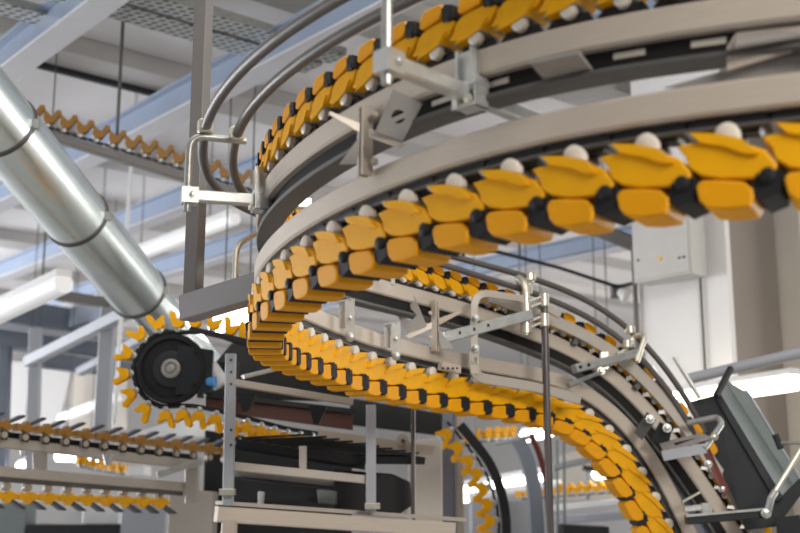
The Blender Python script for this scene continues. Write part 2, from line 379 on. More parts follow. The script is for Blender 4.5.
# ------------------------------------------------------------------ guide tubes
t1 = path([(248, 1.16, 2.36), (220, 1.15, 2.36), (200, 1.13, 2.37), (180, 1.09, 2.36), (165, 1.10, 2.24), (150, 1.17, 2.12), (139.7, 1.179, 2.08), (128.7, 1.156, 2.08), (123, 1.138, 2.08), (117.7, 1.114, 2.08), (112.5, 1.08, 2.08), (105.9, .989, 2.08), (99.6, .848, 2.08), (95.1, .658, 2.08), (92.3, .479, 2.08)], [(1.66, 6.1, .3)])
t2 = path([(248, 1.15, 2.25), (220, 1.135, 2.25), (200, 1.115, 2.27), (180, 1.08, 2.26), (165, 1.06, 2.18), (150, 1.10, 2.08), (138, 1.114, 2.04), (129.7, 1.08, 2.04), (124, 1.055, 2.04), (118.5, 1.03, 2.04), (113.3, .984, 2.04), (108.2, .913, 2.04), (103.8, .849, 2.04), (97.1, .626, 2.04), (93.8, .433, 2.04)], [(1.6, 6.05, .26)])
tag(MB().tube(t1, .0165, 12).build('guide_tube', 'tube'), 'outer grey guide tube curving round the upper grippers', 'guide tube', 'curved guide tubes')
tag(MB().tube(t2, .0165, 12).build('guide_tube', 'tube'), 'inner grey guide tube curving beside the upper grippers', 'guide tube', 'curved guide tubes')
ST1, ST2 = Strand(t1), Strand(t2)
# ------------------------------------------------------------------ guide arms
def tube_clamp(t, p, r=.026):
    MB().lathe(p - Vector((0, 0, .02)), UP, [(0, r * .8), (.006, r), (.04, r), (.046, r * .8)], 12).build('tube_clamp', 'gold', t)
def guide_arm(th, ro, ri, z, label):
    rd = Vector((math.cos(math.radians(th)), math.sin(math.radians(th)), 0)); c = Vector((CX, CY, CZ + z))
    a = c + rd * (2.14 + ro); b = c + rd * (2.14 - ri); tg = Vector((-rd.y, rd.x, 0))
    t = thing('tube_support', label, 'support arm', b)
    MB().bar(a, b, .035, .035).build('square_tube', 'zinc', t, bevel=0)
    pa, pb = ST1.near(th)[0], ST2.near(th)[0]
    top = max(pa.z, pb.z) - .03
    q = a + rd * .012
    pts = round_path([q - UP * .05, Vector((q.x, q.y, top)), c * 0 + Vector((pb.x - rd.x * .03, pb.y - rd.y * .03, top))], .05)
    bp = MB().tube(pts, .012, 12).build('bent_pipe', 'zincd', t, label='bent pale pipe rising from the arm end')
    for pp in (pa, pb): tube_clamp(bp, Vector((pp.x, pp.y, pp.z)))
    mb = MB(); mb.frame_box(a + rd * .005, rd, tg, UP, .05, .046, .05); ec = mb.build('end_clamp', 'zinc', t)
    bolt(a + tg * .023, tg).build('bolt', 'zinc', ec)
    k = c + rd * 2.18
    mb = MB(); mb.frame_box(k + UP * .02, rd, tg, UP, .05, .075, .012); mb.frame_box(k - UP * .03, rd, tg, UP, .05, .07, .01)
    mb.frame_box(k + tg * .032, rd, tg, UP, .045, .008, .07); mb.frame_box(k - tg * .032, rd, tg, UP, .045, .008, .07); mb.build('rail_clamp', 'zinc', t)
    mb = MB(); mb.frame_box(k + UP * .055, rd, tg, UP, .012, .05, .10); mb.frame_box(k + UP * .055 + tg * .022 + rd * .01, rd, tg, UP, .025, .006, .10)
    mb.frame_box(k + UP * .055 - tg * .022 + rd * .01, rd, tg, UP, .025, .006, .10); mb.build('upright_bracket', 'zinc', t)
    for s2 in (-1, 1): bolt(k + rd * .026 + tg * (.016 * s2) - UP * .02, rd).build('bolt', 'gold', t)
guide_arm(226.5, .30, .30, .88, 'galvanised square arm clamped under the upper rail at the top centre with bent pipe')
guide_arm(195.5, .255, .12, .895, 'galvanised square arm reaching left past the hanger post with bent pipe')
# lower bent pipe standing on the hanger beam
t = thing('tube_bracket', 'bent pale pipe standing on the grey hanger beam and holding both guide tubes', 'bracket', at(236, 284, 4.05))
pa, pb = ST1.near(168)[0], ST2.near(168)[0]
MB().tube(round_path([at(235, 286, 4.05), at(236, 246, 4.15), Vector((pa.x, pa.y, pa.z - .03)), Vector((pb.x, pb.y, pb.z - .03))], .07), .012, 12).build('bent_pipe', 'gold', t)
tube_clamp(t, pa); tube_clamp(t, pb)
# ------------------------------------------------------------------ hanger post and beam
t = thing('hanger_post', 'tall brown-grey hanger post with a foot beam reaching to the loop', 'hanger', at(196, 300, 4.05))
a = at(193, 296, 4.07); top = Vector((a.x, a.y, CEIL))
MB().bar(a - UP * .0, top, .058, .05, Vector((0.45, .9, 0)), .04).build('post', 'post', t)
e0, e1 = at(187, 309, 4.05), at(270, 284, 3.78)
MB().bar(e0, e1, .075, .095, UP, .05).build('foot_beam', 'hang', t, label='grey foot beam')
# ------------------------------------------------------------------ star brackets between the rails
def star_bracket(th, label, flip=1, s=1.0):
    pl, T, L, N = LOW.near(th); ph = HIGH.near(th)[0]; N = (ph - pl).normalized(); c = pl.lerp(ph, .5) ; h = (ph - pl).length / 2
    t = thing('star_bracket', label, 'bracket', pl, 'star brackets between both rails')
    T = T * -flip if flip < 0 else T
    o = L * (.02 * (1 if flip > 0 else -1)); c = c + o + L * (.045 * flip); R_ = -T       # R_ points right in the picture on the near arc
    mb = MB()
    for q in (-.009, .009): mb.frame_box(c + R_ * q, R_, L, N, .008, .03, h * 2 - .02)
    mb.build('centre_bars', 'rail', t)
    X = Vector((flip, 0, 0)); Yo = Vector((0, -.09 if flip > 0 else -.05, 0))
    def at2(x, n_, y=0): return c + X * (x * s) + N * (n_ * s) + Yo + Vector((0, y, 0))
    hp = MB().holed([at2(.028, -.005), at2(.07, .095, -.02), at2(.142, .062, -.01), at2(.092, -.03)], .004, .017 * s).build('holed_plate', 'plate', t, label='grey plate with a round hole')
    MB().plate([at2(-.012, .0, .02), at2(-.085, .038), at2(-.083, .046), at2(-.012, .022, .02)], .006).build('fin', 'rail', t)
    MB().plate([at2(.012, .01, .02), at2(.10, -.038), at2(.085, -.046), at2(.012, -.012, .02)], .006).build('fin', 'rail', t)
    MB().plate([at2(-.012, -.01, .03), at2(-.06, -.078, .03), at2(-.02, -.078, .03), at2(-.012, -.05, .03)], .005).build('fin', 'plate', t)
    for k in (-.06, .06): bolt(c + X * .024 + N * k - Vector((0, .02, 0)), (0, -1, 0), .007, .01).build('bolt', 'rail', t)
star_bracket(217, 'star shaped sheet bracket between the rails on the near arc')
star_bracket(136, 'star shaped sheet bracket between the rails on the far arc inside the loop', -1, 1.5)
# flat tie plates
t = MB().plate([onz(530, 62, .875), onz(579, 52, .875), onz(594, 72, .875), onz(548, 83, .875)], .008).build('tie_plate', 'plate')
tag(t, 'flat grey tie plate under the upper rail at the top centre right', 'plate')
pl, T, L, N = LOW.near(229.5)
tag(MB().frame_box(pl + N * .033, T, L, N, .10, .05, .012).build('tie_plate', 'rail'), 'small cream tie plate lying on the lower rail of the near arc', 'plate')
pl, T, L, N = LOW.near(243.5); ph = HIGH.near(243.5)[0]
t = thing('rail_spacer', 'cream sheet spacer between both rails at the right edge of the picture', 'bracket', pl)
MB().plate([at(727, 71, 2.07), at(727, 48, 2.07), at(737, 33, 2.07), at(830, 22, 2.0), at(830, 40, 2.0)], .008).build('spacer_sheet', 'rail', t)
MB().plate([at(735, 47, 2.03), at(737, 30, 2.09), at(830, 24, 2.06), at(812, 34, 1.99)], .006).build('top_fold', 'plate', t)
MB().plate([at(664, 88, 2.14), at(727, 70, 2.09), at(830, 38, 2.03), at(830, 84, 2.03), at(750, 88, 2.09)], .008).build('gusset', 'plate', t)
# ------------------------------------------------------------------ far side: rods, arms, frame plate, clamps
def rod(px0, py0, px1, Y, r, label):
    a = at(px0, py0, Y); return tag(MB().cyl((a.x, a.y, 0), a, r, 12).build('support_rod', 'rod'), label, 'rod', 'upright support rods')
YR = 5.66
t = thing('support_rod', 'thick upright steel rod in front of the far arc, clamped to the guide arm', 'rod', Vector((at(544, 295, YR).x, YR, 0)))
a = at(544, 293, YR); MB().cyl((a.x, a.y, 0), a, .019, 14).build('rod', 'rod', t)
for py in (300, 320):
    q = at(544, py, YR); MB().lathe(q - UP * .035, UP, [(0, .022), (.004, .026), (.066, .026), (.07, .022)], 14).build('collar', 'gold', t)
    q2 = at(526, py + 5, YR - .02)
    for sg in (-1, 1): MB().bar(q + Vector((-.02, 0, sg * .016)), q2 + Vector((.012, 0, sg * .016)), .03, .01).build('link_bar', 'zinc', t)
rod(413, 405, 413, 6.0, .013, 'thin upright steel rod below the far arc at the picture centre')
t = thing('tube_support', 'galvanised drilled arm inside the loop with a bent pipe beside the thick rod', 'support arm', at(446, 338, 5.4))
a, b = at(443, 338, 5.45), at(530, 315, YR - .02); MB().bar(a, b, .06, .055, UP, .08).build('square_tube', 'zincd', t)
fw = (b - a).normalized()
for k in (.18, .34, .5): MB().cyl(a.lerp(b, k) + Vector((0, -.034, 0)), a.lerp(b, k) + Vector((0, -.02, 0)), .009, 10).build('hole', 'channel', t)
pa, pb = ST1.near(118)[0], ST2.near(119)[0]
MB().tube(round_path([at(526, 335, YR - .02), at(526, 284, YR - .02), at(516, 276, YR + .1), Vector((pb.x, pb.y, pb.z - .03)), Vector((pa.x, pa.y, pa.z - .03))], .06), .02, 12).build('bent_pipe', 'gold', t)
for py in (308, 328): MB().lathe(at(526, py, YR - .02) - UP * .03, UP, [(0, .026), (.004, .03), (.056, .03), (.06, .026)], 12).build('collar', 'gold', t)
tube_clamp(t, pa, .034); tube_clamp(t, pb, .034)
t = thing('tube_support', 'galvanised arm with two holes reaching to the white pier side of the loop', 'support arm', at(578, 368, 5.7))
a, b = at(574, 369, 5.75), at(642, 352, 5.9); MB().bar(a, b, .05, .045, UP, .1).build('square_tube', 'zincd', t)
for k in (.08, .2): MB().cyl(a.lerp(b, k) + Vector((0, -.03, 0)), a.lerp(b, k) + Vector((0, -.02, 0)), .009, 10).build('hole', 'channel', t)
pa, pb = ST1.near(101)[0], ST2.near(102.5)[0]
MB().tube(round_path([at(637, 362, 5.85), at(646, 334, 5.9), Vector((pa.x, pa.y, pa.z - .03)) + Vector((.02, 0, 0)), Vector((pb.x, pb.y, pb.z - .03)), Vector((pb.x - .06, pb.y - .03, pb.z - .06))], .05), .014, 12).build('bent_pipe', 'gold', t)
tube_clamp(t, pa, .03); tube_clamp(t, pb, .03)
mb = MB(); q = at(604, 361, 5.85); mb.box(q, .035, .05, .09); mb.build('rail_clamp', 'gold', t); bolt(at(601, 371, 5.78), (0, -1, 0), .014, .03).build('bolt', 'gold', t)
# frame plate with rounded corner joining both rails
def band(pxs, wpx, Y, mname, name, parent, th=.02):
    pts = [at(x, y, yy) for (x, y), yy in zip(pxs, Y)]
    pts = round_path(pts, .09, 6); mb = MB(); X = []; Yv = []
    for i, p in enumerate(pts):
        t_ = (pts[min(i + 1, len(pts) - 1)] - pts[max(i - 1, 0)]).normalized(); n_ = Vector((0, -1, 0)); x = t_.cross(n_).normalized(); X.append(x); Yv.append(x.cross(t_).normalized())
    mb.sweep(pts, X, Yv, chamfer(-wpx / 2, wpx / 2, -th / 2, th / 2, .003)); return mb.build(name, mname, parent)
t = thing('rail_joiner', 'grey bent frame plate joining both rails of the far arc left of the thick rod', 'frame', at(474, 380, 5.5))
band([(474, 374), (474, 292), (530, 300), (560, 315)], .038, [5.5, 5.5, 5.66, 5.72], 'rail2', 'frame_bar', t)
band([(474, 350), (474, 377), (540, 388), (580, 400)], .05, [5.5, 5.5, 5.66, 5.74], 'rail2', 'lower_bar', t)
for q in ((475, 318), (475, 348)): bolt(at(*q, 5.485), (0, -1, 0), .014, .02).build('bolt', 'zincd', t)
mb = MB(); q = at(449, 368, 5.42)
t = thing('rail_joint', 'small drilled joint block under the far lower rail left of the frame plate', 'joint', q)
MB().bar(at(440, 366, 5.4), at(459, 370, 5.48), .03, .04).build('block', 'rail', t)
for k in (443, 448, 453, 457): MB().cyl(at(k, 368.3, 5.385), at(k, 368.3, 5.42), .006, 8).build('hole', 'channel', t)
def u_clamp(px0, py0, py1, Y, label, wp):
    t = thing('rail_clamp', label, 'clamp', at(px0, py1, Y), 'galvanised clamps on the far lower rail')
    a0, a1 = at(px0, py0, Y), at(px0, py1, Y); k = wp / F * Y
    MB().bar(a0, a1, .042, .014, Vector((0, 1, 0))).build('strap', 'zinc', t)
    MB().bar(a0 + Vector((-k, .05, -.01)), a1 + Vector((-k, .05, .04)), .03, .012, Vector((0, 1, 0))).build('strap', 'zinc', t)
    MB().bar(a0 + Vector((.012, 0, 0)), a0 + Vector((-k - .01, .05, 0)), .03, .012).build('bridge', 'zinc', t)
    MB().lathe(a1 + Vector((0, -.02, -.005)), (0, 1, 0), [(0, .012), (.005, .02), (.03, .02), (.035, .012)], 12).build('foot', 'zincd', t)
    bolt(a0.lerp(a1, .5) + Vector((0, -.008, 0)), (0, -1, 0), .008, .012).build('bolt', 'zinc', t)
u_clamp(350, 300, 336, 4.78, 'galvanised clamp on the far lower rail nearest the left turn', 9)
u_clamp(396, 323, 355, 5.05, 'galvanised clamp on the far lower rail right of its twin', 9)
a = at(392, 284, 4.95)
t = thing('clip_bracket', 'small galvanised clip on top of the far upper rail left of the guide tubes', 'clip', a)
MB().bar(at(393, 266, 4.98), at(393, 285, 4.98), .02, .02).build('clip_body', 'zinc', t); MB().bar(at(387, 272, 4.98), at(399, 274, 4.98), .015, .02).build('clip_ear', 'zinc', t)
for (x0, y0, x1, y1, Y, lab) in [(430, 345, 500, 322, 6.0, 'thin galvanised brace behind the drilled arm inside the loop'), (568, 385, 604, 371, 5.9, 'thin galvanised rod below the two-hole arm')]:
    tag(MB().bar(at(x0, y0, Y), at(x1, y1, Y + .1), .03, .02).build('brace', 'zinc'), lab, 'brace')
# ------------------------------------------------------------------ steep chute box on the right
t = thing('chute_box', 'dark steel chute sloping down the right edge with a grey-green side plate', 'chute', at(740, 440, 6.2))
def quad(pp, m, name, th=.012, lab=None): return MB().plate([at(*q) for q in pp], th).build(name, m, t, label=lab)
quad([(690, 402, 6.25), (717, 395, 6.2), (778, 500, 5.9), (738, 508, 5.95)], 'dgrey', 'front_plate')
quad([(714, 396, 6.18), (720, 394, 6.18), (783, 498, 5.88), (776, 502, 5.88)], 'dgrey', 'edge_strip', .02)
quad([(717, 395, 6.2), (726, 378, 6.5), (800, 493, 6.2), (778, 500, 5.9)], 'green', 'inner_side')
quad([(724, 379, 6.45), (746, 392, 6.4), (812, 500, 6.1), (800, 496, 6.15)], 'green', 'side_plate', .02, 'grey-green side plate')
quad([(744, 391, 6.4), (749, 396, 6.42), (818, 512, 6.1), (812, 504, 6.1)], 'bluep', 'side_edge', .03)
quad([(738, 508, 5.95), (778, 500, 5.9), (800, 478, 5.85), (803, 492, 5.85), (778, 526, 5.85), (745, 530, 5.9)], 'dgrey', 'end_flap')
tag(MB().bar(at(716, 396, 6.1), at(731, 368, 6.2), .03, .03).build('strut', 'dark'), 'short dark strut at the top of the steep chute', 'strut')
t = thing('red_strip', 'dark red strip with two round bolts beside the steep chute', 'strip', at(715, 470, 5.8))
MB().plate([at(697, 440, 5.85), at(704, 437, 5.85), at(729, 490, 5.75), at(724, 497, 5.75)], .012).build('strip', 'red', t)
for q in ((708, 464), (722, 489)): bolt(at(*q, 5.77), (0, -1, 0), .014, .02).build('bolt', 'zinc', t)
t = thing('bracket_tray', 'grey folded bracket with a bent handle bar across the steep rails', 'bracket', at(680, 460, 5.8))
MB().plate([at(659, 443, 5.95), at(703, 434, 5.85), at(712, 438, 5.7), at(664, 452, 5.75)], .008).build('top_plate', 'plate', t)
MB().plate([at(661, 451, 5.75), at(706, 443, 5.7), at(707, 453, 5.7), at(664, 461, 5.75)], .012).build('front_lip', 'lsteel', t)
MB().plate([at(674, 444, 5.83), at(696, 439, 5.8), at(699, 442, 5.75), at(676, 447, 5.78)], .012).build('slot', 'channel', t)
MB().tube(round_path([at(688, 423, 5.95), at(718, 417, 5.85), at(722, 424, 5.8), at(704, 449, 5.7)], .04), .016, 12).build('handle_bar', 'zincd', t, label='bent steel handle bar')
bolt(at(714, 437, 5.72), (.3, -1, 0), .014, .02).build('bolt', 'gold', t)
t = thing('pivot_plates', 'pair of dark pivot plates with round bolts on the steep rails', 'plate', at(660, 440, 5.9))
MB().plate([at(634, 432, 5.95), at(647, 412, 5.9), at(656, 420, 5.9), at(642, 440, 5.95)], .02).build('pivot_plate', 'lip', t)
MB().plate([at(650, 440, 5.93), at(660, 422, 5.9), at(672, 428, 5.9), at(668, 446, 5.93)], .02).build('pivot_plate', 'dgrey', t)
for q in ((650, 419), (667, 428)): bolt(at(*q, 5.87), (0, -1, 0), .016, .02).build('bolt', 'zinc', t)
t = thing('cross_bar', 'dark bolted cross bar at the foot of the steep chute', 'bar', at(690, 520, 5.75))
MB().bar(at(686, 520, 5.75), at(768, 513, 5.75), .06, .045, UP, .1).build('bar', 'dgrey', t); MB().bar(at(686, 516, 5.72), at(766, 509, 5.72), .02, .012).build('bright_edge', 'zincd', t)
bolt(at(766, 513, 5.7), (0, -1, 0), .018, .02).build('bolt', 'zinc', t)
t = thing('small_clamp', 'small galvanised clamp with screws between the steep rails near the bottom', 'clamp', at(695, 505, 5.85))
MB().bar(at(684, 509, 5.85), at(704, 507, 5.85), .03, .03).build('clamp_bar', 'zinc', t); MB().box(at(706, 508, 5.85), .05, .04, .05).build('clamp_block', 'zincd', t); MB().bar(at(682, 502, 5.9), at(700, 492, 5.9), .02, .012).build('arm', 'gold', t)
t = thing('lever', 'steel lever rod with a dark joint at the right edge', 'lever', at(772, 495, 5.7))
MB().cyl(at(771, 498, 5.7), at(803, 446, 5.75), .013, 12).build('lever_rod', 'gold', t); MB().tube([at(768, 511, 5.7), at(771, 498, 5.68), at(775, 492, 5.7)], .018, 10).build('joint', 'zincd', t)
t = thing('handle', 'dark handle on a short rod beside the lever at the right edge', 'handle', at(778, 442, 6))
MB().bar(at(775, 434, 6), at(781, 449, 6), .03, .03).build('grip', 'dark', t); MB().cyl(at(780, 443, 6), at(803, 443, 5.9), .01, 10).build('rod', 'zincd', t)
t = MB().plate([at(776, 518, 5.8), at(800, 515, 5.75), at(806, 540, 5.75), at(778, 540, 5.8)], .05).build('motor_block', 'dark'); tag(t, 'black block in the lower right corner', 'block')
for i, (x0, y0, x1, y1, lab) in enumerate([(674, 357, 700, 398, 'bright steel guide rod behind the guide tube ends, upper one'), (652, 366, 686, 418, 'bright steel guide rod behind the guide tube ends, lower one')]):
    tag(MB().cyl(at(x0, y0, 6.25), at(x1, y1, 6.2), .014, 10).build('guide_rod', 'zinc'), lab, 'rod', 'bright guide rods')
# ------------------------------------------------------------------ pier fittings
t = thing('switch_cabinet', 'pale grey switch cabinet with a yellow button hung on the white pier', 'cabinet', at(680, 275, 7.4))
q = at(701, 248, 8.05); q = Vector((q.x, q.y, q.z)); cc = q - DB * .12 + DA * .20 + UP * .14
MB().box(cc, .2, .52, .74, DB, -DA).build('body', 'cab', t, bevel=.01)
dr = MB().box(cc - DB * .104, .012, .50, .70, DB, -DA).build('door', 'cab', t, bevel=.004)
MB().lathe(cc - DB * .11 - UP * .22, -DB, [(0, .016), (.01, .016), (.012, .01)], 14).build('button', 'knobc', dr, label='yellow button')
for k, u in ((.2, -.2), (-.17, -.24), (-.21, -.24)): MB().lathe(cc - DB * .11 + DA * k + UP * u, -DB, [(0, .01), (.006, .01)], 10).build('lock', 'lip', dr)
a = at(703, 240, 7.95); b = at(708, 420, 7.95); a = cr + DA * .22 - DB * .02
tag(MB().cyl((a.x, a.y, .5), (a.x, a.y, CZ + 1.9), .009, 8).build('conduit', 'lip'), 'thin grey conduit running down the white pier below the cabinet', 'conduit')
a = cr + DA * .82 - DB * .03
tag(MB().cyl((a.x, a.y, .5), (a.x, a.y, CZ + 1.9), .02, 8).build('conduit', 'post'), 'dark conduit on the left edge of the white pier', 'conduit')
tag(MB().cyl(at(688, 379, 7.1), at(812, 350, 6.7), .035, 14).build('handrail_pipe', 'lsteel'), 'light grey pipe crossing in front of the pier above the wall lamp', 'pipe')
t = thing('black_conduit', 'thin black conduit with a bent end seen inside the loop', 'conduit', at(550, 270, 7.5))
MB().tube(round_path([at(463, 256, 8.6), at(464, 243, 8.6), at(560, 268, 8.8), at(618, 287, 8.95), at(648, 280, 8.7)], .06), .016, 8).build('pipe', 'dark', t); q = at(520, 257.5, 8.72); MB().cyl(q, (q.x, q.y, CEIL), .008, 6).build('hanger', 'lip', t)
t = thing('spotlight', 'small spotlight hanging inside the loop beside the white pier', 'lamp', at(622, 294, 9))
MB().box(at(617, 292, 9), .1, .1, .1).build('housing', 'post', t, bevel=.01); MB().lathe(at(619, 291, 8.95), (at(632, 298, 8.9) - at(619, 291, 8.95)), [(0, .03), (.05, .06), (.08, .075)], 14).build('shade', 'wallw', t)
# ------------------------------------------------------------------ luminaires
def luminaire(p0, p1, wd, label, glow='lamp', hang=True, body='white'):
    a, b = Vector(p0), Vector(p1); t = thing('strip_light', label, 'lamp', a.lerp(b, .5), 'strip lights')
    d_ = (b - a).normalized()
    MB().bar(a + UP * wd * .5, b + UP * wd * .5, wd * .8, wd * .35).build('housing', body, t, bevel=.01)
    MB().tube([a, a + d_ * .03, b - d_ * .03, b], wd * .5, 12).build('diffuser', glow, t)
    if hang:
        for k in (.2, .8):
            q = a.lerp(b, k); MB().cyl(q + UP * wd * .6, (q.x, q.y, CEIL), .006, 6).build('hanger', 'lip', t)
luminaire(at(676, 399, 7.9), at(796, 381, 7.1), .125, 'glowing strip light in front of the pier behind the steep rails', 'lampw', False)
luminaire(at(-40, 332, 9.0), at(64, 283, 8.0), .16, 'pale strip light hanging below the beam left of the duct', 'tubeglow')
luminaire(at(216, 325, 8.3), at(258, 310, 7.8), .14, 'bright strip light just left of the yellow loop under the hanger beam')
luminaire(at(462, 494, 12), at(540, 480, 11.5), .19, 'bright strip light low in the background left of the thick rod')
luminaire(at(525, 436, 11), at(549, 431, 10.6), .12, 'small glowing lamp just left of the thick rod under the loop')
luminaire(at(597, 474, 11), at(617, 470, 10.6), .11, 'small glowing lamp on a dark mount inside the steep bend')
luminaire(at(58, 457, 12), at(98, 458, 11.6), .09, 'bright lamp seen between the two left conveyor rails')
luminaire(at(20, 466, 12), at(34, 462, 11.6), .09, 'small bright lamp low at the left edge between the two rails')
luminaire(at(60, 420, 14), at(118, 398, 13), .10, 'distant pale strip light behind the black drive wheel', 'tubeglow')
luminaire(at(120, 262, 12), at(235, 218, 10.5), .14, 'pale strip light hanging behind the silver duct and the hanger post', 'tubeglow')
# ------------------------------------------------------------------ spiral duct
t = thing('spiral_duct', 'big shiny silver spiral duct slanting down from the upper left', 'duct', at(100, 250, 6.6))
A, B, D_ = at(-60, 52, 4.9), at(138, 292, 7.0), at(212, 378, 8.2)
MB().tube([A.lerp(B, k / 8) for k in range(9)], .182, 40).build('duct_pipe', 'duct', t, ang=60)
MB().tube([B - (B - A).normalized() * .05, B.lerp(D_, .5), D_], .148, 40).build('reduced_pipe', 'duct', t, ang=60)
ax = (B - A).normalized()
for px, py in ((2, 130), (77, 222), (139, 293)):
    k = ((at(px, py, 6) - at(-60, 52, 6)).length); 
    best = min((A.lerp(B, s / 400) for s in range(401)), key=lambda p_: abs((400 + F * p_.x / (p_.y * cp + (p_.z - CZ) * sp)) - px))
    MB().lathe(best - ax * .012, ax, [(0, .183), (.002, .190), (.022, .190), (.024, .183)], 40).build('clamp_ring', 'rod', t, label='dark clamp ring')
    sd = ax.cross(UP).normalized(); MB().box(best + sd * .195, .03, .03, .05).build('ring_lock', 'zincd', t)
# ------------------------------------------------------------------ small grippers of the other conveyors
def clamp_proto(blade, shaded=False):
    r = bpy.data.objects.new(('shaded_' if shaded else '') + ('blade_gripper' if blade else 'clamp_gripper'), None); C.objects.link(r); r.empty_display_size = .05
    y = 'brown' if shaded else 'yellow'  # shaded variant carries dimmer light in its base colour
    MB().lathe((0, -.036 if blade else -.022, .018), (0, 1, 0), [(0, .014), (.004, .024 if blade else .02), (.04, .024 if blade else .02), (.044, .014)], 12).build('roller', 'tan' if blade else 'zincd', r)
    if blade: MB().prism([(-.066, .066), (-.05, .046), (-.02, .062), (.012, .042), (.045, .058), (.06, .085), (.03, .08), (.004, .112), (-.022, .084), (-.058, .092)], -.034, .034).build('body', y, r)
    else: MB().prism([(-.036, .048), (-.015, .03), (.02, .03), (.038, .048), (.032, .092), (.005, .084), (-.02, .098), (-.038, .085)], -.036, .036).build('body', y, r)
    if blade:
        MB().prism([(-.04, .065), (-.03, .055), (.10, .125), (.115, .14), (.09, .142)], -.03, .03).build('blade', 'fin', r)
        MB().prism([(-.02, -.01), (.02, -.01), (.024, .04), (-.024, .04)], -.034, -.028).build('side_plate', 'dgrey' if shaded else 'white', r)
    else:
        MB().prism([(.008, .06), (.038, .052), (.066, .125), (.052, .142), (.03, .134)], -.028, .028).build('prong', y, r)
        MB().prism([(-.036, .07), (-.012, .074), (-.026, .106), (-.046, .112), (-.05, .1)], -.022, .022).build('prong', y, r)
        MB().prism([(-.055, .0), (.05, -.004), (.055, .012), (-.05, .016)], -.012, .012).build('chain_link', 'link', r)
    return r
GC, GB, GCD, GBD = clamp_proto(False), clamp_proto(True), clamp_proto(False, True), clamp_proto(True, True)
def line_grippers(proto, pts, pitch, znrm, label, group, scale=1, start=0.0, flip=1):
    st = [Vector(p) for p in pts]; s = [0.0]
    for a, b in zip(st, st[1:]): s.append(s[-1] + (b - a).length)
    d = start
    while d < s[-1]:
        i = max(0, min(len(st) - 2, int(np.searchsorted(s, d)) - 1)); f = (d - s[i]) / (s[i + 1] - s[i])
        p = st[i].lerp(st[i + 1], f); X = (st[min(i + 2, len(st) - 1)] - st[max(i - 1, 0)]).normalized() if len(st) > 2 else (st[1] - st[0]).normalized()
        z = znrm(p, X) if callable(znrm) else znrm
        place(proto, p, X * flip, z, label, group, scale); d += pitch
def smooth(pts, n=6):
    pts = [Vector(p) for p in pts]; P = [pts[0] * 2 - pts[1]] + pts + [pts[-1] * 2 - pts[-2]]; out = []
    for i in range(1, len(P) - 2):
        for k in range(n):
            t_ = k / n; a, b, c, d = P[i - 1], P[i], P[i + 1], P[i + 2]
            out.append(.5 * ((2 * b) + (c - a) * t_ + (2 * a - 5 * b + 4 * c - d) * t_ ** 2 + (3 * b - a - 3 * c + d) * t_ ** 3))
    return out + [pts[-1]]
# drive wheel
YW = 6.0; wc = at(172, 369, YW); fx = Vector((0, -1, 0))
t = thing('chain_sprocket', 'black drive wheel housing at the left end of the clamp chain', 'wheel', wc)
MB().lathe(wc, fx, [(-.05, .18), (-.02, .19), (.02, .19), (.03, .183), (.03, .162), (.005, .157), (.005, .05)], 48).build('rim', 'black', t)
dsc = MB().lathe(wc + fx * .005, fx, [(0, .10), (.012, .10), (.016, .09), (.02, .055)], 32).build('disc', 'dark', t)
MB().lathe(wc + fx * .02, fx, [(0, .052), (.014, .052), (.018, .046), (.018, .034), (.01, .03)], 28).build('bearing_ring', 'plate', dsc, label='steel bearing ring')
MB().lathe(wc + fx * .03, fx, [(0, .02), (.01, .02), (.012, .012)], 18).build('hub', 'zincd', dsc)
mb = MB(); mb.plate([wc + Vector((.03, .0, .13)), wc + Vector((.22, .0, .10)), wc + Vector((.22, .0, -.13)), wc + Vector((.03, .0, -.14))], .05); mb.build('housing_plate', 'dgrey', t)
for k in (.09, -.09): bolt(wc + Vector((.13, -.026, k)), fx, .01, .01).build('bolt', 'black', t)
ring = [wc + Vector((.205 * math.cos(a), 0, .205 * math.sin(a))) for a in [math.radians(x) for x in range(70, 300, 6)]]
up_line = [at(268, 352, YW - .1), at(240, 343, YW), at(208, 333, YW)]
low_line = [at(200, 407, YW), at(240, 416, 6.1), at(285, 428, 6.3), at(322, 434, 6.5)]
chain = smooth(up_line + ring[1::5] + low_line, 5)
def outw(p, X):
    n_ = Vector((-X.z, 0, X.x)).normalized()
    c_ = wc + Vector((max(0, p.x - wc.x), 0, 0)); return n_ if n_.dot(p - Vector((c_.x, p.y, wc.z))) > 0 else -n_
line_grippers(GC, chain, .092, outw, 'yellow forked clamp on the chain around the black drive wheel', 'clamps around the drive wheel', .82)
tag(MB().tube(chain, .012, 8).build('chain', 'black'), 'black chain running round the drive wheel', 'chain')
tag(MB().bar(at(190, 329, YW - .08), at(262, 345, YW - .1), .03, .03).build('chain_guard', 'dgrey'), 'dark chain guard rail above the clamps right of the drive wheel', 'guard')
